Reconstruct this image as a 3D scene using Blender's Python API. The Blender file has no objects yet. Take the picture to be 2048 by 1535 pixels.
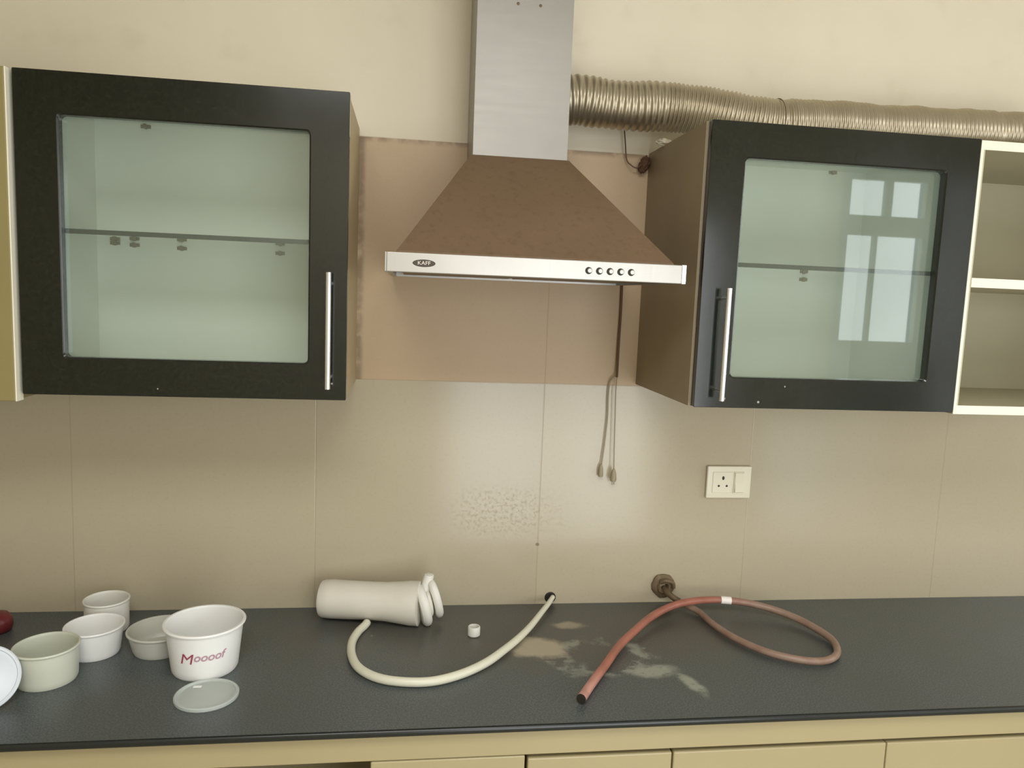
import bpy, bmesh, math, random
from mathutils import Vector, Matrix, noise
random.seed(7)
S = bpy.context.scene
COL = S.collection

# ------------------------------------------------------------------ camera
CP = Vector((-0.1341, -2.0137, 1.7024)); YAW, PIT, ROL, FPX = 0.1376, -0.1163, 0.0396, 1528.05
fw = Vector((math.sin(YAW)*math.cos(PIT), math.cos(YAW)*math.cos(PIT), math.sin(PIT)))
r0 = Vector((math.cos(YAW), -math.sin(YAW), 0)); u0 = r0.cross(fw)
rr = math.cos(ROL)*r0 + math.sin(ROL)*u0; uu = -math.sin(ROL)*r0 + math.cos(ROL)*u0
cd = bpy.data.cameras.new('camera'); cam = bpy.data.objects.new('camera', cd); COL.objects.link(cam)
cd.sensor_fit = 'HORIZONTAL'; cd.sensor_width = 36.0; cd.lens = FPX/2048*36.0; cd.clip_start = 0.02
cam.matrix_world = Matrix(((rr.x, uu.x, -fw.x, CP.x), (rr.y, uu.y, -fw.y, CP.y), (rr.z, uu.z, -fw.z, CP.z), (0, 0, 0, 1)))
S.camera = cam

# ------------------------------------------------------------------ world, lights, exposure
w = bpy.data.worlds.new('world'); S.world = w; w.use_nodes = True
w.node_tree.nodes['Background'].inputs[0].default_value = (0.8, 0.9, 1.0, 1)
w.node_tree.nodes['Background'].inputs[1].default_value = 0.6
S.view_settings.view_transform = 'Standard'; S.view_settings.look = 'None'
S.view_settings.exposure = 0.25; S.view_settings.gamma = 1.0; S.view_settings.use_curve_mapping = False

def area(name, loc, rot, sx, sy, L, col):
    ld = bpy.data.lights.new(name, 'AREA'); ld.shape = 'RECTANGLE'; ld.size = sx; ld.size_y = sy
    ld.energy = L*math.pi*sx*sy; ld.color = col
    o = bpy.data.objects.new(name, ld); o.location = loc; o.rotation_euler = rot; COL.objects.link(o); return o
D90 = math.pi/2
# daylight in the glazed door of the rear wall (right); the other area lights are added, unseen fill
area('daylight_rear_door', (2.64, -3.20, 1.28), (D90, 0, 0), 0.62, 2.44, 1.9, (0.96, 1.0, 0.98))
area('added_fill_rear', (0.85, -3.20, 1.10), (D90, 0, 0), 1.5, 2.16, 3.6, (0.97, 0.985, 1.0))  # added soft fill from a made-up opening behind the camera
area('added_reflection_strip', (3.14, -3.20, 1.30), (D90, 0, 0), 0.24, 2.40, 1.6, (1.0, 1.0, 0.97))  # added strip, gives the right door frame a pale reflection
area('added_fill_side', (3.45, -1.75, 1.75), (D90, 0, D90), 1.5, 1.0, 5.8, (0.97, 0.985, 1.0))  # added fill from the right through a made-up high window
area('added_fill_ceiling', (-0.15, -2.15, 2.765), (0, 0, 0), 1.2, 0.9, 8.6, (0.98, 0.985, 1.0))  # added overhead fill, no known fixture

# ------------------------------------------------------------------ node helpers
def srgb(r, g, b):
    f = lambda c: (c/255/12.92) if c/255 <= 0.04045 else ((c/255+0.055)/1.055)**2.4
    return (f(r), f(g), f(b), 1)
class NB:
    def __init__(s, name):
        s.m = bpy.data.materials.new(name); s.m.use_nodes = True; s.t = s.m.node_tree; s.n = s.t.nodes; s.l = s.t.links
        s.b = s.n['Principled BSDF']; s.out = s.n['Material Output']
    def set(s, inp, v):
        if hasattr(v, 'is_output') or isinstance(v, bpy.types.NodeSocket): s.l.new(v, inp)
        else: inp.default_value = v
    def node(s, t, ins=None, **kw):
        n = s.n.new(t)
        for k, v in kw.items(): setattr(n, k, v)
        for k, v in (ins or {}).items(): s.set(n.inputs[k], v)
        return n
    def math(s, op, a, b=0.0, clamp=False):
        n = s.node('ShaderNodeMath', {0: a, 1: b}, operation=op); n.use_clamp = clamp; return n.outputs[0]
    def pos(s):
        return s.node('ShaderNodeNewGeometry').outputs['Position']
    def obj(s):
        return s.node('ShaderNodeTexCoord').outputs['Object']
    def xyz(s, v):
        return s.node('ShaderNodeSeparateXYZ', {0: v}).outputs
    def noise(s, vec, scale, detail=3.0, rough=0.5, dist=0.0):
        return s.node('ShaderNodeTexNoise', {'Vector': vec, 'Scale': scale, 'Detail': detail, 'Roughness': rough, 'Distortion': dist}).outputs['Fac']
    def ramp(s, x, a, b):
        n = s.node('ShaderNodeMapRange', {0: x, 1: a, 2: b, 3: 0.0, 4: 1.0}); n.interpolation_type = 'SMOOTHSTEP'; return n.outputs[0]
    def mix(s, f, a, b):
        n = s.n.new('ShaderNodeMix'); n.data_type = 'RGBA'
        s.set(n.inputs[0], f); s.set(n.inputs[6], a); s.set(n.inputs[7], b); return n.outputs[2]
    def bump(s, h, strength, dist=0.001):
        n = s.node('ShaderNodeBump', {'Height': h, 'Strength': strength, 'Distance': dist}); s.l.new(n.outputs[0], s.b.inputs['Normal'])
    def P(s, **kw):
        for k, v in kw.items(): s.set(s.b.inputs[k.replace('_', ' ')], v)
        return s.m

def plain(name, c, rough=0.5, metal=0.0, var=0.06, scale=12.0, ior=1.5, bump=0.0, **kw):
    k = NB(name); v = k.obj(); n = k.noise(v, scale, 4)
    c2 = (c[0]*(1-var*2), c[1]*(1-var*2), c[2]*(1-var*2), 1)
    k.P(Base_Color=k.mix(n, c, c2), Roughness=rough, Metallic=metal, IOR=ior)
    for a, b in kw.items(): k.set(k.b.inputs[a.replace('_', ' ')], b)
    if bump: k.bump(k.noise(v, scale*4, 3), bump)
    return k.m

# ------------------------------------------------------------------ materials
def m_wall():
    k = NB('cream wall paint'); p = k.pos()
    n = k.noise(p, 1.7, 4); n2 = k.noise(p, 9.0, 5)
    c = k.mix(k.ramp(n, .3, .7), srgb(226, 217, 195), srgb(218, 209, 186))
    c = k.mix(k.math('MULTIPLY', k.ramp(n2, .55, .8), .25), c, srgb(190, 180, 150))
    k.P(Base_Color=c, Roughness=0.75); k.bump(k.noise(p, 60, 3), .15, .002); return k.m
def m_tile():
    k = NB('glossy beige wall tile'); p = k.pos(); X, Y, Z = k.xyz(p)
    fx = k.math('DIVIDE', k.math('ADD', X, 6.366), .6); fz = k.math('DIVIDE', k.math('SUBTRACT', Z, 0.848-6.2), .62)
    def joint(f):
        a = k.math('FRACT', f); a = k.math('MINIMUM', a, k.math('SUBTRACT', 1.0, a)); return k.ramp(a, .0034, .0010)
    j = k.math('MAXIMUM', joint(fx), joint(fz))
    cell = k.node('ShaderNodeCombineXYZ', {0: k.math('FLOOR', fx), 1: k.math('FLOOR', fz), 2: 0.0}).outputs[0]
    wn = k.node('ShaderNodeTexWhiteNoise', {'Vector': cell}).outputs['Value']
    n = k.noise(p, 2.2, 5, .55); n2 = k.noise(p, 120, 2)
    low = k.mix(n, srgb(186, 174, 148), srgb(176, 166, 141))
    low = k.mix(k.math('MULTIPLY', wn, .35), low, srgb(172, 163, 139))
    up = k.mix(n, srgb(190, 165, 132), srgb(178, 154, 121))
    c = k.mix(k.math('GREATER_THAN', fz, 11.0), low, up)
    c = k.mix(k.math('MULTIPLY', k.ramp(n2, .5, .75), .10), c, srgb(150, 135, 105))
    # cooking grime: specks around the middle of the lower tile, a dark chip
    def blob(cx, cz, rx, rz):
        a = k.math('DIVIDE', k.math('SUBTRACT', X, cx), rx); b = k.math('DIVIDE', k.math('SUBTRACT', Z, cz), rz)
        return k.math('SQRT', k.math('ADD', k.math('MULTIPLY', a, a), k.math('MULTIPLY', b, b)))
    g = k.math('MULTIPLY', k.ramp(blob(.14, 1.10, .26, .13), 1.0, .2), k.ramp(k.noise(p, 110, 5, .75), .48, .62))
    c = k.mix(k.math('MULTIPLY', g, .20), c, srgb(128, 116, 78))
    chip = k.ramp(blob(.233, 1.021, .006, .005), 1.2, .6)
    c = k.mix(k.math('MULTIPLY', chip, .7), c, srgb(100, 85, 60))
    # greasy edge along the cut top row and beside the cabinets
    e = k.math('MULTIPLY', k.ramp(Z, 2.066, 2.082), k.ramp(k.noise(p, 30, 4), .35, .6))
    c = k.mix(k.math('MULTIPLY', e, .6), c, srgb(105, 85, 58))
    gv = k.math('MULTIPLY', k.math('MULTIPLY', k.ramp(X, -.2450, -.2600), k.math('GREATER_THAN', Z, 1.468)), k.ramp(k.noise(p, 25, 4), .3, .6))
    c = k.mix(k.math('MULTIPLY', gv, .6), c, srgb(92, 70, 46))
    c = k.mix(k.math('MULTIPLY', j, .20), c, srgb(120, 105, 80))
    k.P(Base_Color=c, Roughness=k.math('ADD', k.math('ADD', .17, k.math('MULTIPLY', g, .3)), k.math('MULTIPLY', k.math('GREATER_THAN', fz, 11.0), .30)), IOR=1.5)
    k.bump(k.math('SUBTRACT', k.math('MULTIPLY', k.noise(p, 3.0, 1), .35), k.math('MULTIPLY', j, .3)), .25, .004); return k.m
def m_counter():
    k = NB('dark granite worktop'); p = k.pos(); X, Y, Z = k.xyz(p)
    sp = k.noise(p, 260, 2, .6); big = k.noise(p, 4, 4)
    c = k.mix(k.ramp(sp, .42, .62), srgb(66, 73, 74), srgb(92, 98, 98))
    c = k.mix(k.math('MULTIPLY', k.ramp(big, .35, .65), .35), c, srgb(76, 79, 73))
    w1 = k.math('MULTIPLY', k.math('SUBTRACT', k.noise(p, 14, 4, .6), .5), 1.3)
    w2 = k.math('MULTIPLY', k.math('SUBTRACT', k.noise(k.node('ShaderNodeVectorMath', {0: p, 1: (3.1, 1.7, 0)}, operation='ADD').outputs[0], 14, 4, .6), .5), 1.3)
    def blob(cx, cy, rx, ry, rot=0.0):
        a0 = k.math('SUBTRACT', X, cx); b0 = k.math('SUBTRACT', Y, cy)
        ca, sa = math.cos(rot), math.sin(rot)
        a = k.math('ADD', k.math('MULTIPLY', a0, ca), k.math('MULTIPLY', b0, sa)); b = k.math('SUBTRACT', k.math('MULTIPLY', b0, ca), k.math('MULTIPLY', a0, sa))
        a = k.math('ADD', k.math('DIVIDE', a, rx), w1); b = k.math('ADD', k.math('DIVIDE', b, ry), w2)
        return k.math('SQRT', k.math('ADD', k.math('MULTIPLY', a, a), k.math('MULTIPLY', b, b)))
    # brown cooking film between the filter and the hose
    film = k.ramp(blob(.22, -.16, .75, .24), 1.15, .5)
    c = k.mix(k.math('MULTIPLY', film, .45), c, srgb(88, 78, 62))
    beige = srgb(190, 178, 152); grey = srgb(165, 168, 150)
    s = k.ramp(blob(.198, -.265, .072, .064, .3), 1.12, .62)
    s = k.math('MAXIMUM', s, k.math('MULTIPLY', k.ramp(blob(.298, -.142, .052, .028), 1.15, .5), .75))
    c = k.mix(k.math('MULTIPLY', s, .75), c, beige)
    d = blob(.345, -.315, .115, .085, .2); ring = k.math('MULTIPLY', k.ramp(d, .66, .86), k.ramp(d, 1.25, .95))
    ring = k.math('MULTIPLY', ring, k.ramp(k.noise(p, 22, 4, .65), .44, .6))
    c = k.mix(k.math('MULTIPLY', ring, .6), c, grey)
    d2 = k.ramp(blob(.452, -.395, .072, .030, .1), 1.15, .5)
    d2 = k.math('MAXIMUM', d2, k.ramp(blob(.515, -.455, .020, .064, .25), 1.15, .5))
    d2 = k.math('MULTIPLY', d2, k.ramp(k.noise(p, 40, 4, .6), .3, .5))
    c = k.mix(k.math('MULTIPLY', d2, .75), c, grey)
    sc = k.math('MULTIPLY', k.ramp(k.noise(p, 30, 5, .7), .66, .74), k.ramp(blob(-.35, -.25, .2, .15), 1.1, .6))
    c = k.mix(k.math('MULTIPLY', sc, .5), c, grey)
    dirt = k.math('MAXIMUM', s, k.math('MAXIMUM', ring, d2))
    k.P(Base_Color=c, Roughness=k.math('ADD', .36, k.math('MULTIPLY', dirt, .3)), IOR=1.55)
    k.bump(k.math('ADD', k.noise(p, 90, 2), dirt), .10, .001); return k.m
def m_black():
    k = NB('black speckled gloss laminate'); p = k.obj(); sp = k.noise(p, 160, 2, .6); n = k.noise(p, 7, 4)
    c = k.mix(k.ramp(sp, .40, .75), srgb(12, 17, 11), srgb(24, 30, 22))
    # small pale chips where the film has flaked
    w_ = k.pos()
    for q_, r_ in (((-.2925, -.361, 1.499), .0022), ((.560, -.4207, 1.493), .0030), ((.640, -.4207, 1.487), .0028), ((-.645, -.361, 1.480), .0016), ((.70, -.4207, 1.523), .0018)):
        dd = k.node('ShaderNodeVectorMath', {0: w_, 1: q_}, operation='DISTANCE').outputs['Value']
        c = k.mix(k.math('MULTIPLY', k.ramp(dd, r_*1.2, r_*.7), .75), c, srgb(175, 172, 160))
    k.P(Base_Color=c, Roughness=k.math('ADD', .10, k.math('MULTIPLY', n, .12)), IOR=1.6)
    k.bump(n, .05, .002); return k.m
def m_glass(name, tint):
    k = NB(name); k.n.remove(k.b)
    fr = k.node('ShaderNodeFresnel', {'IOR': 1.52}).outputs[0]
    tr = k.node('ShaderNodeBsdfTransparent', {'Color': tint}).outputs[0]
    gl = k.node('ShaderNodeBsdfGlossy', {'Color': (1, 1, 1, 1), 'Roughness': 0.02}).outputs[0]
    df = k.node('ShaderNodeBsdfDiffuse', {'Color': srgb(190, 215, 195)}).outputs[0]
    a = k.node('ShaderNodeMixShader', {0: 0.05, 1: tr, 2: df}).outputs[0]
    mx = k.node('ShaderNodeMixShader', {0: k.math('MULTIPLY', fr, 1.25, True), 1: a, 2: gl}).outputs[0]
    k.l.new(mx, k.out.inputs[0]); return k.m
def m_steel(name, c, rough, metal=1.0, sc=(2, 2, 160)):
    k = NB(name); p = k.obj(); mp = k.node('ShaderNodeMapping', {'Vector': p, 'Scale': sc}).outputs[0]
    b = k.noise(mp, 3, 4); n = k.noise(p, 8, 4)
    c2 = tuple(x*.82 for x in c[:3])+(1,)
    k.P(Base_Color=k.mix(n, c, c2), Metallic=metal, Roughness=k.math('ADD', rough, k.math('MULTIPLY', b, .12)))
    k.bump(b, .04, .001); return k.m
def m_canopy():
    k = NB('steel under brown kitchen grease'); p = k.pos(); n = k.noise(p, 5, 5, .6); n2 = k.noise(p, 60, 4, .7)
    c = k.mix(n, srgb(122, 98, 74), srgb(104, 84, 60)); c = k.mix(k.math('MULTIPLY', k.ramp(n2, .5, .7), .35), c, srgb(88, 66, 44))
    k.P(Base_Color=c, Metallic=.15, Roughness=.55); k.bump(n2, .12, .001); return k.m
def m_hose():
    k = NB('faded orange rubber hose'); at = k.node('ShaderNodeAttribute', attribute_name='along').outputs['Fac']
    n = k.noise(k.obj(), 25, 4)
    e = k.ramp(at, .50, .60)     # the first half (from the tap) is weathered grey-brown, the rest still orange-red
    c = k.mix(e, srgb(150, 125, 108), srgb(164, 104, 86))
    c = k.mix(k.math('MULTIPLY', k.ramp(at, .90, 1.0), .45), c, srgb(225, 180, 168))
    c = k.mix(k.math('MULTIPLY', k.ramp(n, .45, .7), .35), c, srgb(120, 78, 60))
    k.P(Base_Color=c, Roughness=.42); return k.m

M = dict(
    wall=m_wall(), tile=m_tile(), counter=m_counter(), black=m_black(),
    glass=m_glass('green tinted glass', (.965, .99, .962, 1)), shelfglass=m_glass('glass shelf', (.86, .95, .89, 1)),
    glassedge=plain('dark green glass edge', srgb(10, 20, 13), .7),
    inside=plain('white laminate interior', srgb(238, 240, 232), .5, var=.03, scale=5),
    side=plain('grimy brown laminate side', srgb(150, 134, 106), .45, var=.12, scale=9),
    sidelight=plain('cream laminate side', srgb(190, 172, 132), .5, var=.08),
    beige=plain('beige laminate', srgb(174, 161, 122), .38, var=.05, scale=4),
    olive=plain('olive beige laminate', srgb(146, 134, 86), .45, var=.08, scale=6),
    cream=plain('cream edge banding', srgb(240, 236, 214), .4, var=.02),
    shelfback=plain('beige laminate shelf interior', srgb(186, 180, 152), .5, var=.05, scale=5),
    edge=plain('brown laminate edge', srgb(120, 108, 86), .5),
    steel=m_steel('brushed steel', srgb(182, 179, 172), .32, .85, (160, 2, 2)),
    chimney=m_steel('dull galvanised steel', srgb(160, 157, 150), .38, .55, (2, 2, 30)),
    chrome=plain('polished chrome', (.82, .82, .80, 1), .16, 1.0, var=.02),
    satin=plain('satin aluminium', (.80, .80, .78, 1), .28, .9, var=.03),
    canopy=m_canopy(),
    filterm=plain('aluminium grease filter', srgb(120, 105, 80), .4, .8, var=.15, scale=30),
    duct=plain('crinkled aluminium foil', srgb(192, 182, 160), .34, .9, var=.12, scale=22, bump=.25),
    white=plain('white plastic', srgb(240, 240, 236), .32, var=.02, Subsurface_Weight=.15, Subsurface_Radius=(.01, .01, .01), Subsurface_Scale=.5),
    milky=plain('milky green white plastic', srgb(208, 211, 194), .35, var=.05),
    dullwhite=plain('dull white plastic', srgb(226, 224, 214), .4, var=.03),
    grimwhite=plain('yellowed white plastic', srgb(224, 219, 204), .42, var=.07, scale=16, bump=.08),
    bluewhite=plain('cool white plastic', srgb(214, 221, 228), .35, var=.03),
    greydish=plain('frosted grey plastic', srgb(196, 196, 184), .4, var=.03),
    redplastic=plain('dark red plastic', srgb(112, 38, 42), .35, var=.1),
    plate=plain('ivory switch plastic', srgb(232, 226, 202), .35, var=.02),
    dark=plain('dark recess', srgb(34, 28, 20), .6),
    stoneedge=plain('polished dark granite edge', srgb(36, 40, 38), .25, var=.1, scale=60), hose=m_hose(), whitehose=plain('cream plastic tube', srgb(226, 224, 202), .35, var=.06, scale=14),
    sticker=plain('white paper sticker', srgb(245, 240, 232), .6, var=.02),
    rust=plain('rusty brown metal', srgb(132, 112, 84), .6, .3, var=.25, scale=60, bump=.4),
    cable=plain('brown cable sheath', srgb(96, 66, 42), .5, var=.1),
    cablegrey=plain('olive grey plug plastic', srgb(158, 146, 116), .5, var=.1),
    rag=plain('dirty red brown cloth tape', srgb(96, 66, 46), .9, var=.2, scale=60),
    plaster=plain('old plaster lump', srgb(196, 188, 166), .9, var=.1, scale=60, bump=.5),
    ink_red=plain('red print', srgb(165, 70, 86), .5), ink_mauve=plain('mauve grey print', srgb(190, 148, 162), .5),
    logo=plain('dark enamel', srgb(60, 50, 38), .35), logotext=plain('pale lettering', srgb(226, 216, 202), .4),
    floor=plain('grey beige floor tile', srgb(170, 160, 140), .4, var=.06, scale=2),
    ceiling=plain('white ceiling paint', srgb(236, 232, 220), .8, var=.02, scale=2),
    winframe=plain('white window frame paint', srgb(190, 190, 180), .5, var=.02),
)
k = NB('frosted clear plastic'); k.P(Base_Color=srgb(215, 222, 216), Roughness=.28, Alpha=.55, IOR=1.45); M['clear'] = k.m

# ------------------------------------------------------------------ mesh helpers
def box(bm, x0, x1, y0, y1, z0, z1, bev=0.0, seg=2):
    r = bmesh.ops.create_cube(bm, size=1.0, matrix=Matrix.Translation(((x0+x1)/2, (y0+y1)/2, (z0+z1)/2)) @ Matrix.Diagonal((x1-x0, y1-y0, z1-z0, 1)))
    if bev: bmesh.ops.bevel(bm, geom=list({e for v in r['verts'] for e in v.link_edges}), offset=bev, segments=seg, affect='EDGES', profile=.5)
    return bm
def B(*a, **k): return box(bmesh.new(), *a, **k)
def lathe(bm, prof, seg=64, mat=Matrix()):
    """prof: list of (r, z); revolved about z."""
    rings = []
    for r, z in prof:
        if r < 1e-6: rings.append([bm.verts.new(mat @ Vector((0, 0, z)))])
        else: rings.append([bm.verts.new(mat @ Vector((r*math.cos(2*math.pi*i/seg), r*math.sin(2*math.pi*i/seg), z))) for i in range(seg)])
    for a, b in zip(rings, rings[1:]):
        for i in range(seg):
            j = (i+1) % seg
            if len(a) == 1 and len(b) == 1: continue
            if len(a) == 1: bm.faces.new((a[0], b[i], b[j]))
            elif len(b) == 1: bm.faces.new((a[i], b[0], a[j]))
            else: bm.faces.new((a[i], b[i], b[j], a[j]))
    return bm
def catmull(pts, n):
    P = [Vector(p) for p in pts]; P = [P[0]*2-P[1]]+P+[P[-1]*2-P[-2]]; out = []
    for i in range(1, len(P)-2):
        for s in range(n):
            t = s/n
            out.append(.5*((2*P[i])+(P[i+1]-P[i-1])*t+(2*P[i-1]-5*P[i]+4*P[i+1]-P[i+2])*t*t+(3*P[i]-P[i-1]-3*P[i+1]+P[i+2])*t**3))
    out.append(P[-2]); return out
def resample(pts, step):
    L = [0]
    for a, b in zip(pts, pts[1:]): L.append(L[-1]+(b-a).length)
    n = max(2, int(L[-1]/step)); out = []; j = 0
    for i in range(n+1):
        d = L[-1]*i/n
        while j < len(L)-2 and L[j+1] < d: j += 1
        t = (d-L[j])/max(1e-9, L[j+1]-L[j]); out.append(pts[j].lerp(pts[j+1], min(1, t)))
    return out, L[-1]
def tube(bm, pts, rad, seg=16, caps=True, hollow=0.0):
    """rad: number or function(i/n)."""
    N = len(pts); lay = bm.verts.layers.float.get('along') or bm.verts.layers.float.new('along')
    t = (pts[1]-pts[0]).normalized(); up = Vector((0, 0, 1)) if abs(t.z) < .9 else Vector((1, 0, 0))
    nrm = (up-t*up.dot(t)).normalized(); rings = []
    for i, p in enumerate(pts):
        t2 = (pts[min(i+1, N-1)]-pts[max(i-1, 0)]).normalized(); nrm = (nrm-t2*nrm.dot(t2)).normalized(); bn = t2.cross(nrm)
        r = rad(i/(N-1)) if callable(rad) else rad; ring = []
        for s in range(seg):
            a = 2*math.pi*s/seg; v = bm.verts.new(p+(nrm*math.cos(a)+bn*math.sin(a))*r); v[lay] = i/(N-1); ring.append(v)
        rings.append(ring)
    for a, b in zip(rings, rings[1:]):
        for s in range(seg): bm.faces.new((a[s], a[(s+1) % seg], b[(s+1) % seg], b[s]))
    if caps:
        bm.faces.new(list(reversed(rings[0]))); bm.faces.new(rings[-1])
    return bm
def obj(name, bm, mat, parent=None, smooth=False, label=None, loc=None):
    bmesh.ops.recalc_face_normals(bm, faces=bm.faces)
    if loc is None and parent is None and len(bm.verts):      # origin at the base of the thing
        xs = [v.co for v in bm.verts]; loc = Vector(((min(c.x for c in xs)+max(c.x for c in xs))/2, (min(c.y for c in xs)+max(c.y for c in xs))/2, min(c.z for c in xs)))
        bmesh.ops.translate(bm, verts=bm.verts, vec=-loc)
    me = bpy.data.meshes.new(name); bm.to_mesh(me); bm.free()
    if smooth:
        for f in me.polygons: f.use_smooth = True
        if smooth is not True: me.set_sharp_from_angle(angle=math.radians(smooth))
    for m in (mat if isinstance(mat, (list, tuple)) else [mat]): me.materials.append(m)
    o = bpy.data.objects.new(name, me); COL.objects.link(o)
    if loc is not None: o.location = loc
    if parent is not None:
        o.parent = parent; r = parent
        off = Vector(parent.location)
        if parent.parent is not None: off = Vector(parent.location)+Vector(parent.parent.location)
        o.location = -off if loc is None else loc
    if label: o['label'] = label
    return o
def part(name, bm, mat, parent, **kw):
    """bm is in world coordinates; parent may be a thing (Empty) or a part whose own location is already -root."""
    root = parent
    while root.parent is not None: root = root.parent
    o = obj(name, bm, mat, None, loc=Vector((0, 0, 0)), **kw)
    o.parent = parent
    o.location = -Vector(root.location) if parent is root else Vector((0, 0, 0))
    return o
def thing(name, label, cat, loc, group=None):
    o = bpy.data.objects.new(name, None); o.empty_display_size = .05; COL.objects.link(o); o.location = loc
    o['label'] = label; o['category'] = cat
    if group: o['group'] = group
    return o
def tag(o, label, cat, group=None):
    o['label'] = label; o['category'] = cat
    if group: o['group'] = group
    return o
def struct(name, bm, mat, parent=None, **kw):
    o = obj(name, bm, mat, **kw) if parent is None else part(name, bm, mat, parent, **kw)
    if parent is None: o['kind'] = 'structure'
    return o
def text_mesh(txt, size, bevel=0.0, extrude=0.0):
    cu = bpy.data.curves.new('t', 'FONT'); cu.body = txt; cu.size = size; cu.extrude = extrude; cu.align_x = 'CENTER'; cu.align_y = 'CENTER'; cu.offset = bevel
    o = bpy.data.objects.new('t', cu); COL.objects.link(o); dg = bpy.context.evaluated_depsgraph_get(); dg.update()
    me = bpy.data.meshes.new_from_object(o.evaluated_get(dg)); bpy.data.objects.remove(o); bpy.data.curves.remove(cu)
    bm = bmesh.new(); bm.from_mesh(me); bpy.data.meshes.remove(me); return bm

# ------------------------------------------------------------------ the room
XL, XR, YR, ZC = -2.4, 3.3, -3.0, 2.8
struct('floor', B(XL-.1, XR+.1, YR-.1, .12, -.1, 0), M['floor'])
struct('ceiling', B(XL-.1, XR+.1, YR-.1, .12, ZC, ZC+.1), M['ceiling'])
struct('wall_front', B(XL-.1, XR+.1, .008, .12, 0, ZC), M['wall'])
struct('wall_left', B(XL-.1, XL, YR, .008, 0, ZC), M['wall'])
bm = bmesh.new()                                                    # right wall with a high opening added for fill light
box(bm, XR, XR+.1, YR, -2.5, 0, ZC); box(bm, XR, XR+.1, -1.0, .008, 0, ZC); box(bm, XR, XR+.1, -2.5, -1.0, 0, 1.25); box(bm, XR, XR+.1, -2.5, -1.0, 2.25, ZC)
struct('wall_right', bm, M['wall'])
bm = bmesh.new()                                                    # rear wall with glazed door and two openings added for extra light
for a in ((XL, .1, 0, ZC), (.1, 1.6, 2.18, ZC), (1.6, 2.33, 0, ZC), (2.33, 2.95, 2.52, ZC), (2.95, 3.02, 0, ZC), (3.02, 3.26, 2.5, ZC), (3.02, 3.26, 0, .1), (3.26, XR, 0, ZC)): box(bm, a[0], a[1], YR-.1, YR, a[2], a[3])
struct('wall_rear', bm, M['wall'])
def frame(bm, x0, x1, z0, z1, t, y0, y1):
    box(bm, x0, x0+t, y0, y1, z0, z1); box(bm, x1-t, x1, y0, y1, z0, z1); box(bm, x0+t, x1-t, y0, y1, z0, z0+t); box(bm, x0+t, x1-t, y0, y1, z1-t, z1)
bm = bmesh.new(); y0, y1 = YR-.07, YR-.03
frame(bm, 2.33, 2.95, 0.0, 2.52, .07, y0, y1)
box(bm, 2.40, 2.88, y0, y1, 2.13, 2.245); box(bm, 2.625, 2.665, y0, y1, 2.245, 2.45)
box(bm, 2.575, 2.592, y0, y1, 1.51, 2.13); box(bm, 2.40, 2.88, y0, y1, .92, 1.51); box(bm, 2.655, 2.685, y0, y1, .07, .92)
struct('door_1', bm, M['winframe'])
bm = bmesh.new(); frame(bm, .1, 1.6, 0.0, 2.18, .05, y0, y1); box(bm, .83, .88, y0, y1, .05, 2.13)
struct('added_window_1', bm, M['winframe'])  # frame of the made-up rear opening that carries the fill
bm = bmesh.new()
for a in ((-2.5, -2.45, 1.25, 2.25), (-1.05, -1.0, 1.25, 2.25), (-2.45, -1.05, 1.25, 1.30), (-2.45, -1.05, 2.20, 2.25), (-1.78, -1.73, 1.30, 2.20)):
    box(bm, XR+.03, XR+.07, a[0], a[1], a[2], a[3])
struct('added_window_2', bm, M['winframe'])  # frame of the made-up side window, added for fill
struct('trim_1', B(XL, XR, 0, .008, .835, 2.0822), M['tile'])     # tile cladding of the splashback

# ------------------------------------------------------------------ worktop
t = thing('worktop', 'long dark grey granite worktop with beige paste stains along the tiled wall', 'worktop', (.45, -.3, .835))
part('slab', B(XL+.002, XR-.3, -.594, -.001, .8355, .85), M['counter'], t)
bm = bmesh.new(); prf = [(-.5935, .85), (-.5975, .8497), (-.5995, .8480), (-.6005, .8440), (-.5995, .8385), (-.5975, .8362), (-.5935, .8355)]
A = [bm.verts.new((XL+.002, y, z)) for y, z in prf]; Bq = [bm.verts.new((XR-.3, y, z)) for y, z in prf]
for i in range(7): bm.faces.new((A[i], A[(i+1) % 7], Bq[(i+1) % 7], Bq[i]))
bm.faces.new(A); bm.faces.new(Bq); part('polished_edge', bm, M['stoneedge'], t, smooth=60, label='darker polished front edge')

# ------------------------------------------------------------------ base cabinets (only their top strip is in view)
def base_cabinet(x0, x1, label, fronts, open_bay=False):
    t = thing('base_cabinet', label, 'cabinet', ((x0+x1)/2, -.29, 0))
    bm = bmesh.new(); T = .018
    box(bm, x0, x0+T, -.555, -.01, .1, .834); box(bm, x1-T, x1, -.555, -.01, .1, .834); box(bm, x0+T, x1-T, -.555, -.01, .1, .118)
    box(bm, x0+T, x1-T, -.02, -.01, .118, .834); box(bm, x0, x1, -.50, -.48, 0, .1)
    part('carcass', bm, M['beige'], t)
    part('top_rail', B(x0, x1, -.578, -.556, .7745, .834, bev=.0015), M['beige'], t)
    for nm, a, b, z0, z1 in fronts:
        d = part(nm, B(a, b, -.577, -.557, z0, z1, bev=.003), M['beige'], t)
        zc = (z1-.20) if nm == 'door' else (z0+z1)/2
        hb = bmesh.new(); tube(hb, resample([Vector(((a+b)/2-.06, -.60, zc)), Vector(((a+b)/2+.06, -.60, zc))], .02)[0], .005, 12)
        for s in (-.05, .05): tube(hb, [Vector(((a+b)/2+s, -.601, zc)), Vector(((a+b)/2+s, -.576, zc))], .004, 10)
        part('handle', hb, M['satin'], d, smooth=40)
    return t
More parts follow.
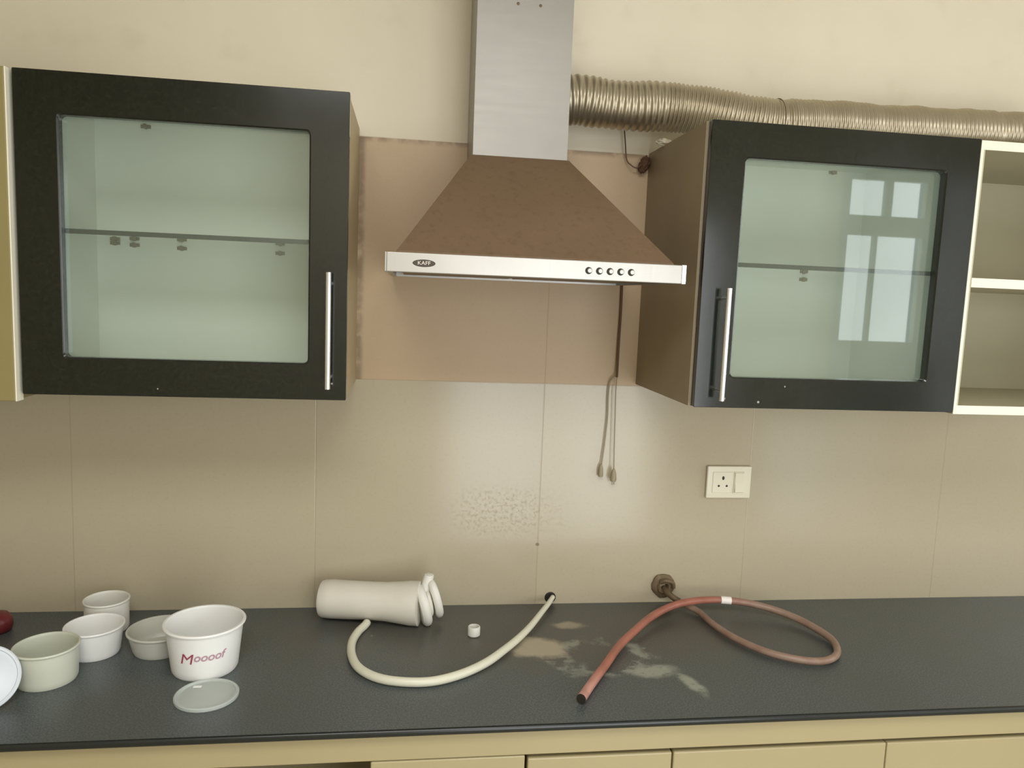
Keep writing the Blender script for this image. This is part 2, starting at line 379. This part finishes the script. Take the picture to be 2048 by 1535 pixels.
t = base_cabinet(-1.60, 1.60, 'long run of beige base units with a dark open bay under the worktop', [('door', -1.597, -1.13, .12, .772), ('door', -1.127, -.660, .12, .772),
    ('door', -.188, .122, .12, .772), ('drawer', .128, .434, .60, .765), ('door', .128, .434, .12, .597), ('door', .4375, .92, .12, .765), ('door', .9225, 1.597, .12, .765)])
part('filler_panel', B(-.657, -.470, -.577, -.557, .12, .772, bev=.002), M['beige'], t)

# ------------------------------------------------------------------ wall cabinets
def handle(parent, x, z0, z1, y):
    bm = bmesh.new()
    tube(bm, resample([Vector((x, y-.032, z0)), Vector((x, y-.032, z1))], .02)[0], .0058, 20)
    for z in (z0+.022, z1-.022): tube(bm, [Vector((x, y-.032, z)), Vector((x, y+.0005, z))], .0045, 14)
    return part('handle', bm, M['satin'], parent, smooth=40)
def glazed_cabinet(label, x0, x1, z0, z1, d, gl, hx, hz, side_l, side_r, pins, cx0, cx1):
    t = thing('wall_cabinet', label, 'cabinet', ((x0+x1)/2, -d/2, z0), 'wall cabinets with black framed glass doors')
    T = .016; yf = -d+.022
    bm = bmesh.new()
    box(bm, cx0+.0052, cx0+T, yf, -.001, z0+T, z1-T); box(bm, cx1-T, cx1-.002, yf, -.001, z0+T, z1-T)
    box(bm, cx0+.0052, cx1-.002, yf, -.001, z0+.002, z0+T); box(bm, cx0+.0052, cx1-.002, yf, -.001, z1-T, z1-.001); box(bm, cx0+T, cx1-T, -.014, -.001, z0+T, z1-T)
    part('carcass', bm, M['inside'], t)
    part('side_panel', B(cx0, cx0+.0052, yf, -.001, z0, z1), side_l, t)
    part('side_panel', B(cx1-.002, cx1, yf, -.001, z0, z1), side_r, t)
    part('bottom_panel', B(cx0+.0052, cx1-.002, yf, -.001, z0, z0+.002), M['edge'], t)
    # door frame with a rounded glazed opening
    gx0, gx1, gz0, gz1 = gl; bm = bmesh.new(); r = .010
    def ringpts(a0, a1, b0, b1, rad):
        out = []
        for cx, cz, s in ((a1-rad, b1-rad, 0), (a0+rad, b1-rad, 1), (a0+rad, b0+rad, 2), (a1-rad, b0+rad, 3)):
            for q in range(5):
                an = (s+q/4)*math.pi/2; out.append((cx+rad*math.cos(an), cz+rad*math.sin(an)))
        return out
    outer = ringpts(x0, x1, z0, z1, .0025); inner = ringpts(gx0, gx1, gz0, gz1, r); n = len(outer)
    outer2 = ringpts(x0+.0008, x1-.0008, z0+.0008, z1-.0008, .0025); inner2 = ringpts(gx0-.003, gx1+.003, gz0-.003, gz1+.003, r)
    loops = [[bm.verts.new((a, y, b)) for a, b in L] for L, y in ((outer, -d+.020), (outer, -d+.0008), (outer2, -d), (inner2, -d), (inner, -d+.003), (inner, -d+.020))]
    loops.append(loops[0])
    for A, Bq in zip(loops, loops[1:]):
        for i in range(n): bm.faces.new((A[i], A[(i+1) % n], Bq[(i+1) % n], Bq[i]))
    door = part('door', bm, M['black'], t, smooth=30)
    part('glass_pane', B(gx0-.006, gx1+.006, -d+.0203, -d+.0217, gz0-.006, gz1+.006), M['glass'], door)
    handle(door, hx, hz[0], hz[1], -d)
    # glass shelf with its dark green edge, held by small pins
    zs = hz[2]
    sh = part('shelf', B(cx0+T+.001, cx1-T-.001, -d+.062, -.016, zs-.003, zs+.003), M['shelfglass'], t)
    part('shelf_edge', B(cx0+T+.001, cx1-T-.001, -d+.060, -d+.0618, zs-.0050, zs+.0050), M['glassedge'], sh)
    for px, pz in pins:
        bm = bmesh.new(); tube(bm, [Vector((px, -.0142, pz)), Vector((px, -.024, pz))], .006, 14); box(bm, px-.011, px+.011, -.018, -.0142, pz-.004, pz+.004)
        part('shelf_pin', bm, M['rust'], t, smooth=40)
    return t
glazed_cabinet('wall cabinet with black framed glass door left of the cooker hood', -.905, -.263, 1.4636, 2.1003, .361,
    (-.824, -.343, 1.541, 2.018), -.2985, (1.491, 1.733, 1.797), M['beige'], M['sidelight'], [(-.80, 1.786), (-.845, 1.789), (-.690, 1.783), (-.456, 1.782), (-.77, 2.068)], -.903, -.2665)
glazed_cabinet('wall cabinet with black framed glass door right of the cooker hood, under the foil duct', .491, 1.116, 1.473, 2.0856, .4207,
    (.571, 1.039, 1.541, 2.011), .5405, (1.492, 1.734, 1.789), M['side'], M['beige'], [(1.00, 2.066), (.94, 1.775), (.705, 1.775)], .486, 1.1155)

# beige door cabinet at the far left edge
t = thing('wall_cabinet', 'beige laminate wall cabinet cut off by the left picture edge', 'cabinet', (-1.21, -.18, 1.452))
bm = bmesh.new(); box(bm, -1.50, -.913, -.345, -.001, 1.453, 2.099); part('carcass', bm, M['olive'], t)
d = part('door', B(-1.498, -.9135, -.372, -.347, 1.450, 2.0985, bev=.002), M['olive'], t)
part('edge_strip', B(-.9133, -.9108, -.372, -.345, 1.450, 2.0985), M['cream'], t)
handle(d, -1.46, 1.49, 1.73, -.372)

# open shelf unit at the right
t = thing('open_shelf_unit', 'open beige shelf unit with cream edges at the right picture edge', 'shelf', (1.43, -.2, 1.469))
x0, x1, z0, z1, yf = 1.1165, 1.74, 1.469, 2.083, -.4207; T = .018
bm = bmesh.new(); box(bm, x0, x0+.012, yf+.002, -.001, z0, z1); box(bm, x1-T, x1, yf+.002, -.001, z0, z1)
box(bm, x0+.012, x1-T, yf+.002, -.001, z1-T, z1); box(bm, x0+.012, x1-T, yf+.002, -.001, z0, z0+T); box(bm, x0+.012, x1-T, -.012, -.001, z0+T, z1-T)
part('carcass', bm, M['shelfback'], t)
sh = part('shelf', B(x0+.012, x1-T, yf+.004, -.012, 1.760, 1.781), M['shelfback'], t)
bm = bmesh.new(); box(bm, x0+.012, x1-T, yf+.001, yf+.0038, 1.760, 1.781); part('edge_strip', bm, M['cream'], sh)
bm = bmesh.new(); box(bm, x0, x0+.007, yf, yf+.0018, z0, z1); box(bm, x1-T, x1, yf, yf+.0018, z0, z1); box(bm, x0+.007, x1-T, yf, yf+.0018, z1-.020, z1); box(bm, x0+.007, x1-T, yf, yf+.0018, z0, z0+.020)
part('edge_strip', bm, M['cream'], t)

# ------------------------------------------------------------------ cooker hood
t = thing('cooker_hood', 'steel chimney cooker hood with grease-browned canopy between the wall cabinets', 'cooker hood', (.12, -.25, 1.737))
hx0, hx1, hy, hz0, hz1 = -.179, .423, -.50, 1.7375, 1.7755
bm = bmesh.new()      # rim box, open below around the filters
box(bm, hx0, hx1, hy, hy+.012, hz0, hz1, bev=.0015); box(bm, hx0, hx0+.012, hy+.012, -.004, hz0, hz1); box(bm, hx1-.012, hx1, hy+.012, -.004, hz0, hz1)
box(bm, hx0+.012, hx1-.012, -.02, -.004, hz0, hz1); box(bm, hx0+.002, hx1-.002, hy+.004, -.004, hz1-.004, hz1)
bar = part('control_bar', bm, M['steel'], t)
for s in range(2):
    xa = hx0+.03+s*.275; part('grease_filter', B(xa, xa+.265, hy+.04, -.05, hz0+.004, hz0+.012, bev=.002), M['filterm'], t)
part('end_cap', B(hx1-.0075, hx1+.0015, hy-.0015, hy+.02, hz0-.0005, hz1+.0005, bev=.001), M['chrome'], t, label='bright polished end cap at the right of the control bar')
part('end_cap', B(hx0-.0035, hx0+.0005, hy+.001, hy+.03, hz0, hz1, bev=.001), M['steel'], t)
bm = bmesh.new(); zb, zt = hz1, 2.021
lo = [bm.verts.new(v) for v in ((-.162, -.483, zb), (.405, -.483, zb), (.405, -.003, zb), (-.162, -.003, zb))]
lo2 = [bm.verts.new(v) for v in ((-.160, -.481, zb+.004), (.403, -.481, zb+.004), (.403, -.003, zb+.004), (-.160, -.003, zb+.004))]
hi = [bm.verts.new(v) for v in ((.001, -.195, zt), (.232, -.195, zt), (.232, -.003, zt), (.001, -.003, zt))]
for A, Bq in ((lo, lo2), (lo2, hi)):
    for i in range(4): bm.faces.new((A[i], A[(i+1) % 4], Bq[(i+1) % 4], Bq[i]))
bm.faces.new(hi); bm.faces.new(list(reversed(lo)))
part('canopy', bm, M['canopy'], t, label='brown grease covered sloping canopy')
bm = bmesh.new()      # chimney sleeve: front and two sides with folded edges, a hole at the right for the duct is hidden behind it
box(bm, .005, .228, -.192, -.190, 2.0152, 2.60); box(bm, .005, .007, -.190, -.004, 2.0212, 2.60)
box(bm, .226, .228, -.190, -.004, 2.0212, 2.60); box(bm, .007, .226, -.008, -.004, 2.0212, 2.60)
ch = part('chimney', bm, M['chimney'], t)
part('chimney_extension', B(.009, .224, -.187, -.010, 2.60, 2.798), M['chimney'], t)
for sx in (.098, .150):
    bm = bmesh.new(); lathe(bm, [(0, .0018), (.0025, .0014), (.0036, 0)], 16, Matrix.Translation((sx, -.192, 2.363)) @ Matrix.Rotation(math.pi/2, 4, 'X')); part('screw', bm, M['rust'], ch, smooth=True)
for i in range(5):    # push buttons in dark wells
    cx = .2215+i*.0220; R = Matrix.Translation((cx, hy, 1.7562)) @ Matrix.Rotation(math.pi/2, 4, 'X')
    bm = bmesh.new(); lathe(bm, [(0, .0006), (.0066, .0006), (.0072, 0)], 28, R); w_ = part('button_well', bm, M['dark'], bar, smooth=40)
    bm = bmesh.new(); lathe(bm, [(.0052, .0004), (.0050, .0042), (.0040, .0052), (0, .0054)], 28, Matrix.Translation((.0014, 0, 0)) @ R); part('button', bm, M['steel'], t, smooth=40)
bm = bmesh.new(); R = Matrix.Translation((-.1065, hy, 1.7562)) @ Matrix.Rotation(math.pi/2, 4, 'X') @ Matrix.Diagonal((1, .33, 1, 1))
lathe(bm, [(0, .0014), (.0205, .0014), (.0222, .0)], 40, R); bd = part('badge', bm, M['logo'], bar, smooth=30, label='dark oval maker badge')
bm = text_mesh('KAFF', .0115, extrude=.0002); bmesh.ops.transform(bm, verts=bm.verts, matrix=Matrix.Translation((-.1065, hy-.0019, 1.7562)) @ Matrix.Rotation(math.pi/2, 4, 'X') @ Matrix.Diagonal((.98, .9, 1, 1)))
part('lettering', bm, M['logotext'], bd)

# ------------------------------------------------------------------ flexible duct
pts = catmull([(.2295, -.100, 2.181), (.27, -.100, 2.184), (.33, -.100, 2.180), (.40, -.102, 2.178), (.47, -.106, 2.181), (.54, -.114, 2.178), (.60, -.126, 2.170), (.67, -.145, 2.157), (.74, -.160, 2.1475), (.80, -.165, 2.1480), (.90, -.165, 2.152), (1.02, -.163, 2.152), (1.15, -.160, 2.155), (1.30, -.158, 2.159), (1.45, -.155, 2.163), (1.70, -.15, 2.165)], 12)
pts, L = resample(pts, .0016)
def drad(s, L=L):
    d = s*L; r = .0575
    # irregular ribs: wide at the hood end, squeezed together further on
    ph = d/.0165 if d < .26 else .26/.0165+(d-.26)/.0105
    r += .0021*math.cos(2*math.pi*ph)+.0010*math.sin(d*37)+.0008*math.sin(d*91+1)
    r -= .0045*math.exp(-((d-.55)/.012)**2)+.0025*math.exp(-((d-1.13)/.012)**2)
    return r
bm = bmesh.new(); tube(bm, pts, drad, 48)
for v in bm.verts:
    n_ = noise.noise(v.co*22)*.0014+noise.noise(v.co*70)*.0006; v.co += Vector((0, 0, 1))*n_
duct = tag(obj('exhaust_duct', bm, M['duct'], smooth=True), 'crinkled silver foil duct running from the chimney over the right cabinet', 'duct')
bm = bmesh.new(); pc = Vector((.752, -.161, 2.1475))      # wire tie around the duct hung from a nail
ring = [pc+Vector((0, math.cos(a), math.sin(a)))*.0590 for a in [i*math.pi/20 for i in range(41)]]
tube(bm, ring, .0009, 8); tube(bm, [pc+Vector((0, .01, .0582)), pc+Vector((-.003, .05, .066)), Vector((.749, .006, 2.238))], .0013, 8)
tube(bm, [Vector((.749, -.012, 2.238)), Vector((.749, .010, 2.238))], .0035, 10)
tag(obj('wire_tie', bm, M['cable'], smooth=40), 'thin wire tie looped round the foil duct and pinned to the wall', 'wire')

# wire and taped knot at the back corner of the right cabinet
bm = bmesh.new(); tube(bm, catmull([(.408, -.022, 2.150), (.414, -.020, 2.11), (.421, -.018, 2.065), (.432, -.024, 2.050), (.446, -.028, 2.043), (.460, -.028, 2.052)], 8), .0018, 8)
w1 = tag(obj('wire', bm, M['cable'], smooth=40), 'thin brown wire hanging from the foil duct to the cabinet corner', 'wire')
bm = bmesh.new(); bmesh.ops.create_icosphere(bm, subdivisions=4, radius=1.0)
for v in bm.verts:
    k_ = 1+.35*noise.noise(v.co*2.2+Vector((3, 1, 2))); v.co = Vector((v.co.x*.014*k_+.469+.25*(v.co.z*.02), v.co.y*.012*k_-.018, v.co.z*.022*k_+2.054))
tag(obj('taped_knot', bm, M['rag'], smooth=True), 'dark red-brown taped wire knot in the corner beside the right cabinet', 'wire')
bm = bmesh.new(); bmesh.ops.create_icosphere(bm, subdivisions=4, radius=1.0)
for v in bm.verts:
    k_ = 1+.4*noise.noise(v.co*2.5+Vector((7, 1, 2))); v.co = Vector((v.co.x*.020*k_+.487, v.co.y*.012*k_-.12, v.co.z*.008*k_+2.0935))
tag(obj('plaster_lump', bm, M['plaster'], smooth=True), 'small pale plaster lump on the top edge of the right cabinet', 'rubble')

# ------------------------------------------------------------------ hood mains cord with plug, hanging against the tiles
t = thing('power_cord', 'thin brown cord hanging from the cooker hood over the tiles, with small plug', 'cord', (.43, -.03, 1.21))
p1 = catmull([(.430, -.010, 1.742), (.4305, -.010, 1.66), (.429, -.012, 1.58), (.4285, -.014, 1.52), (.4275, -.018, 1.492)], 10)
part('cord', tube(bmesh.new(), p1, .0032, 12), M['cable'], t, smooth=True)
p2 = catmull([(.4275, -.018, 1.493), (.4260, -.020, 1.45), (.4280, -.020, 1.38), (.4300, -.021, 1.30), (.4320, -.022, 1.240)], 10)
part('lead_and_reflection', tube(bmesh.new(), p2, .0016, 10), M['cablegrey'], t, smooth=True)
bm = bmesh.new(); lathe(bm, [(0, 0), (.0075, 0), (.0085, .004), (.0075, .020), (.0040, .032), (.0018, .036), (0, .036)], 20, Matrix.Translation((.432, -.022, 1.206)))
box(bm, .4285, .4305, -.0235, -.0205, 1.196, 1.207); box(bm, .4335, .4355, -.0235, -.0205, 1.196, 1.207)
part('plug', bm, M['cablegrey'], t, smooth=40)
p3 = catmull([(.4270, -.0145, 1.497), (.412, -.010, 1.480), (.4085, -.009, 1.44), (.4095, -.009, 1.38), (.4045, -.009, 1.30), (.3995, -.010, 1.250)], 10)  # solid stand-in for the cord's reflection in the glossy tiles
part('lead_and_reflection', tube(bmesh.new(), p3, .0020, 10), M['cablegrey'], t, smooth=True)
bm = bmesh.new(); lathe(bm, [(0, 0), (.0060, 0), (.0068, .004), (.0060, .022), (.0030, .034), (0, .035)], 20, Matrix.Translation((.3985, -.011, 1.216)))  # added shape standing for the plug's reflection
part('plug_reflection', bm, M['cablegrey'], t, smooth=40)

# ------------------------------------------------------------------ wall socket
t = thing('wall_socket', 'ivory wall socket with a rocker switch on the tiles', 'socket', (.771, 0, 1.156))
part('plate', B(.706, .836, -.011, -.0005, 1.156, 1.248, bev=.003, seg=3), M['plate'], t, smooth=40)
part('socket_face', B(.722, .780, -.0128, -.0108, 1.172, 1.232, bev=.001), M['plate'], t)
for nm, cx, cz, rx, rz in (('earth_hole', .7525, 1.2145, .0036, .0056), ('pin_hole', .7405, 1.1920, .0034, .0030), ('pin_hole', .7640, 1.1920, .0034, .0030)):
    bm = bmesh.new(); lathe(bm, [(0, .0004), (.9, .0004), (1, 0)], 20, Matrix.Translation((cx, -.0128, cz)) @ Matrix.Rotation(math.pi/2, 4, 'X') @ Matrix.Diagonal((rx, rz, 1, 1)))
    part(nm, bm, M['dark'], t)
bm = B(.7845, .8145, -.0135, -.0108, 1.170, 1.233, bev=.001)
part('switch_surround', bm, M['plate'], t)
bm = bmesh.new(); pr = [(-.0136, 1.173), (-.0205, 1.176), (-.0150, 1.2015), (-.0165, 1.230), (-.0136, 1.2305)]
A = [bm.verts.new((.7870, y, z)) for y, z in pr]; Bq = [bm.verts.new((.8120, y, z)) for y, z in pr]
for i in range(5): bm.faces.new((A[i], A[(i+1) % 5], Bq[(i+1) % 5], Bq[i]))
bm.faces.new(A); bm.faces.new(Bq); part('rocker_switch', bm, M['plate'], t)

# ------------------------------------------------------------------ gas outlet on the wall and its hose
t = thing('gas_outlet', 'round rusty pipe outlet low on the tiles beside the orange hose', 'pipe fitting', (.600, -.02, .86))
R = Matrix.Translation((.600, 0, .899)) @ Matrix.Rotation(math.pi/2, 4, 'X')
bm = bmesh.new(); lathe(bm, [(.012, .001), (.034, .001), (.0345, .006), (.030, .010), (.022, .012), (.018, .020), (.012, .022), (.009, .016), (.009, .004), (.012, .001)], 40, R)
for v in bm.verts: v.co += Vector((noise.noise(v.co*60), 0, noise.noise(v.co*60+Vector((5, 5, 5)))))*.004
fl = part('flange', bm, M['rust'], t, smooth=40)
bm = bmesh.new(); tube(bm, catmull([(.602, -.008, .892), (.606, -.030, .888), (.618, -.046, .880), (.632, -.052, .873)], 8), .0085, 16); part('nozzle', bm, M['rust'], t, smooth=40)
bm = bmesh.new(); tube(bm, catmull([(.588, -.018, .915), (.600, -.026, .922), (.620, -.024, .915), (.626, -.018, .899)], 8), .006, 12); part('tap_lever', bm, M['rust'], t, smooth=40)
hp = [(.634, -.053, .8725), (.650, -.066, .866), (.672, -.100, .8615), (.679, -.165, .8610), (.700, -.250, .8610), (.745, -.330, .8610), (.800, -.375, .8610), (.860, -.392, .8610), (.910, -.372, .8612), (.943, -.325, .8615),
      (.953, -.265, .863), (.925, -.180, .868), (.875, -.128, .876), (.810, -.098, .884), (.745, -.085, .888), (.690, -.083, .888), (.635, -.092, .886), (.585, -.110, .882), (.520, -.155, .876), (.450, -.228, .870), (.390, -.300, .866), (.335, -.385, .8635), (.285, -.462, .8625), (.246, -.526, .8622)]
pts, L = resample(catmull(hp, 10), .004)
t = thing('gas_hose', 'faded orange rubber hose looping over the worktop from the rusty outlet', 'hose', (.6, -.25, .85))
bm = tube(bmesh.new(), pts, lambda s: .0082+.0022*s, 20, caps=False)
lay = bm.verts.layers.float['along']
hz_ = part('tube', bm, M['hose'], t, smooth=True)
e = pts[-1]; dr = (pts[-1]-pts[-3]).normalized()
part('hose_end', tube(bmesh.new(), [e-dr*.003, e+dr*.002, e+dr*.003], lambda s: .0098, 20), M['dark'], t, label='dark open cut end of the hose')
def near(px, py): return min(range(len(pts)), key=lambda i: (pts[i].x-px)**2+(pts[i].y-py)**2)
i0 = near(.752, -.085); part('sticker', tube(bmesh.new(), pts[i0-4:i0+4], .0103, 20), M['sticker'], t, smooth=40, label='small white paper sticker on the hose')

# ------------------------------------------------------------------ water filter housing and its tube
t = thing('water_filter', 'yellowed white water filter cartridge lying on the worktop against the tiles', 'filter', (-.20, -.09, .85))
ax0 = Vector((-.340, -.062, .9005)); ax1 = Vector((-.092, -.118, .9065)); d_ = (ax1-ax0); Ln = d_.length; d_.normalize()
q = Vector((0, 0, 1)).rotation_difference(d_).to_matrix().to_4x4(); R = Matrix.Translation(ax0) @ q
bm = bmesh.new(); lathe(bm, [(0, -.003), (.038, -.002), (.045, .001), (.0480, .008), (.0495, .03), (.0490, .08), (.0475, .13), (.0485, .17), (.0525, .21), (.0555, .235), (.0560, Ln+.003), (.046, Ln+.005), (0, Ln+.005)], 56, R)
for v in bm.verts: v.co += Vector((0, noise.noise(v.co*14), noise.noise(v.co*14+Vector((4, 0, 0)))))*.0016
for v in bm.verts: v.co.z = max(v.co.z, .8512)
part('housing', bm, M['grimwhite'], t, smooth=35)
tilt = Matrix.Rotation(math.radians(-14), 4, 'Y')
def lobe(cx, cy, cz, rx, rz, th, tl):
    bm = bmesh.new(); RR = Matrix.Translation((cx, cy, cz)) @ Matrix.Rotation(math.radians(12), 4, 'Z') @ Matrix.Rotation(math.radians(tl), 4, 'Y') @ Matrix.Rotation(math.pi/2, 4, 'Y') @ Matrix.Diagonal((rz, rx, 1, 1))
    lathe(bm, [(0, -th), (.86, -th), (.97, -th*.6), (1.0, 0), (.97, th*.6), (.86, th), (0, th)], 44, RR)
    for v in bm.verts: v.co.z = max(v.co.z, .8512)
    return bm
part('cap', lobe(-.0800, -.120, .9020, .046, .0560, .0115, -14), M['dullwhite'], t, smooth=40)
part('cap_groove', lobe(-.0650, -.114, .9050, .028, .036, .006, -10), M['grimwhite'], t, smooth=40)
part('cap', lobe(-.0490, -.108, .9150, .037, .0530, .0100, -15), M['dullwhite'], t, smooth=40)
bm = bmesh.new(); tube(bm, catmull([(-.0760, -.108, .935), (-.0720, -.106, .950), (-.0680, -.104, .966), (-.0655, -.103, .975), (-.0650, -.103, .9785)], 8), lambda q_: .0130*math.sqrt(max(.02, 1-max(0, (q_-.7)/.3)**2)), 18); part('outlet_elbow', bm, M['dullwhite'], t, smooth=40)
hp = [(-.220, -.128, .8620), (-.226, -.145, .8608), (-.240, -.180, .8605), (-.250, -.235, .8605), (-.246, -.300, .8605), (-.226, -.362, .8605), (-.185, -.408, .8605), (-.130, -.430, .8605), (-.065, -.432, .8605), (.000, -.405, .8610), (.060, -.358, .8620), (.110, -.300, .8640), (.155, -.240, .8660), (.195, -.175, .8670), (.235, -.100, .8690), (.262, -.050, .8710), (.281, -.012, .8740)]
pts2, L = resample(catmull(hp, 10), .004)
tag(obj('filter_tube', tube(bmesh.new(), pts2, lambda s: .0100-.0034*max(0, (s-.6)/.4), 20), M['whitehose'], smooth=True), 'cream plastic tube curving over the worktop from the filter to the wall', 'tube')
bm = bmesh.new(); lathe(bm, [(0, .001), (.014, .001), (.016, 0)], 24, Matrix.Translation((.276, 0, .868)) @ Matrix.Rotation(math.pi/2, 4, 'X'))
for v in bm.verts: v.co.z = max(v.co.z, .8505)
tag(obj('wall_hole', bm, M['dark']), 'dark hole at the foot of the tiles where the cream tube enters', 'hole')

# small steel cap on the worktop
bm = bmesh.new(); R = Matrix.Translation((.047, -.190, .8505))
lathe(bm, [(0, .0), (.0135, 0), (.0155, .002), (.0155, .022), (.0142, .024), (.0118, .024), (.0115, .006), (0, .006)], 32, R)
cp = tag(obj('pipe_cap', bm, M['dullwhite'], smooth=40), 'tiny whitish round cap on the worktop inside the curve of the cream tube', 'cap')

# ------------------------------------------------------------------ tubs, cups and lids
def tub(name, label, cat, x, y, rb, rt, h, mat, lip=.004, th=.0016, group='white tubs on the worktop'):
    t = thing(name, label, cat, (x, y, .85), group); z = .8505
    prof = [(0, z+.002), (rb*.82, z+.002), (rb*.88, z), (rb*.96, z), (rb, z+.005)]
    n = 8
    for i in range(1, n+1): prof.append((rb+(rt-lip-rb)*i/n, z+.005+(h-.010)*i/n))
    z1 = z+h
    rim = [(rt-lip, z1-.006), (rt, z1-.0045), (rt+.0006, z1-.002), (rt-.0008, z1), (rt-lip-.0005, z1), (rt-lip-th, z1-.003)]
    ins = [(rb+(rt-lip-rb)*i/n-th, z+.005+(h-.010)*i/n) for i in range(n, 0, -1)]+[(rb-th-.003, z+.0045), (0, z+.0040)]
    part('body', lathe(bmesh.new(), prof+[rim[0]]+ins, 72, Matrix.Translation((x, y, 0))), mat, t, smooth=50)
    part('rim', lathe(bmesh.new(), [(rt-lip+.0002, z1-.0062)]+rim[1:]+[(rt-lip-th-.0003, z1-.0062)], 72, Matrix.Translation((x, y, 0))), mat, t, smooth=50)
    return t
bx, by = -.566, -.318
big = tub('plastic_tub', 'large bright white tub with a faded red logo on its side', 'tub', bx, by, .0700, .0865, .109, M['white'], lip=.005)
# printed logo wrapped round the tub
def wrap(txt, size, a0, zc, mat, shear=.25, sp=1.0, bold=0.0):
    bm = text_mesh(txt, size, bold)
    bmesh.ops.triangulate(bm, faces=bm.faces); bmesh.ops.subdivide_edges(bm, edges=bm.edges, cuts=3, use_grid_fill=True)
    for v in bm.verts:
        xx = v.co.x*sp+v.co.y*shear; zz = zc+v.co.y
        rad = .0700+(.0815-.0700)*(zz-.8555)/.099+.0009; a = a0+xx/rad
        v.co = Vector((bx+rad*math.cos(a), by+rad*math.sin(a), zz))
    return bm
A0 = math.radians(-76)
part('printed_logo', wrap('M', .034, A0-.49, .9035, M['ink_red'], sp=1.12, bold=0.0), M['ink_red'], big, label='dark red capital letter of the printed logo')
part('printed_logo', wrap('oooof', .026, A0+.13, .9075, M['ink_mauve'], sp=1.0, bold=.0004), M['ink_mauve'], big, label='faded mauve script of the printed logo')
tub('plastic_tub', 'greenish milky tub with dim interior, second object from the left picture edge', 'tub', -.879, -.354, .0585, .0640, .077, M['milky'], lip=.003)
tub('plastic_tub', 'plain white tub between the greenish tub and the shallow grey tub', 'tub', -.829, -.234, .0530, .0635, .067, M['white'], lip=.003)
tub('plastic_tub', 'small straight white tub nearest the tiles, behind the other tubs', 'tub', -.849, -.108, .0490, .0520, .077, M['dullwhite'], lip=.002)
tub('plastic_tub', 'shallow frosted grey tub half hidden behind the large logo tub', 'tub', -.6885, -.224, .0600, .0730, .051, M['greydish'], lip=.003)
def lid(name, label, mat, x, y, r, mtx=None, group='plastic lids on the worktop'):
    t = thing(name, label, 'lid', (x, y, .85), group)
    R = mtx or Matrix.Translation((x, y, .8505))
    pr = [(0, .0030), (r*.80, .0030), (r*.84, .0022), (r*.88, .0022), (r*.90, .0060), (r*.96, .0066), (r, .0050), (r, .0), (r-.0012, .0), (r-.0012, .0042), (r*.955, .0054), (r*.915, .0048), (r*.895, .0010), (r*.82, .0010), (r*.79, .0018), (0, .0018)]
    part('disc', lathe(bmesh.new(), pr, 72, R), mat, t, smooth=40); return t
l1 = lid('plastic_lid', 'frosted see-through lid lying flat in front of the large logo tub', M['clear'], -.531, -.446, .0640)
R = Matrix.Translation((-.531+.03, -.446+.02, .8545))
bm = box(bmesh.new(), -.566, -.549, -.418, -.410, .8537, .8550, bev=.0005); part('pull_tab', bm, M['white'], l1)
cl = Vector((-.955, -.452, .9030)); tl = Matrix.Translation(cl) @ Matrix.Rotation(math.radians(24), 4, 'Z') @ Matrix.Rotation(math.radians(52), 4, 'X')
l2 = lid('plastic_lid', 'cool white round lid leaning on the greenish tub at the left picture edge', M['bluewhite'], -.955, -.452, .0655, tl)
t = thing('bottle_cap', 'dark red round cap near the tiles at the left picture edge', 'cap', (-1.100, -.110, .85))
bm = bmesh.new(); lathe(bm, [(0, .8505), (.030, .8505), (.034, .856), (.036, .868), (.034, .882), (.026, .892), (.012, .897), (0, .898)], 48, Matrix.Translation((-1.100, -.110, 0))); part('dome', bm, M['redplastic'], t, smooth=True)
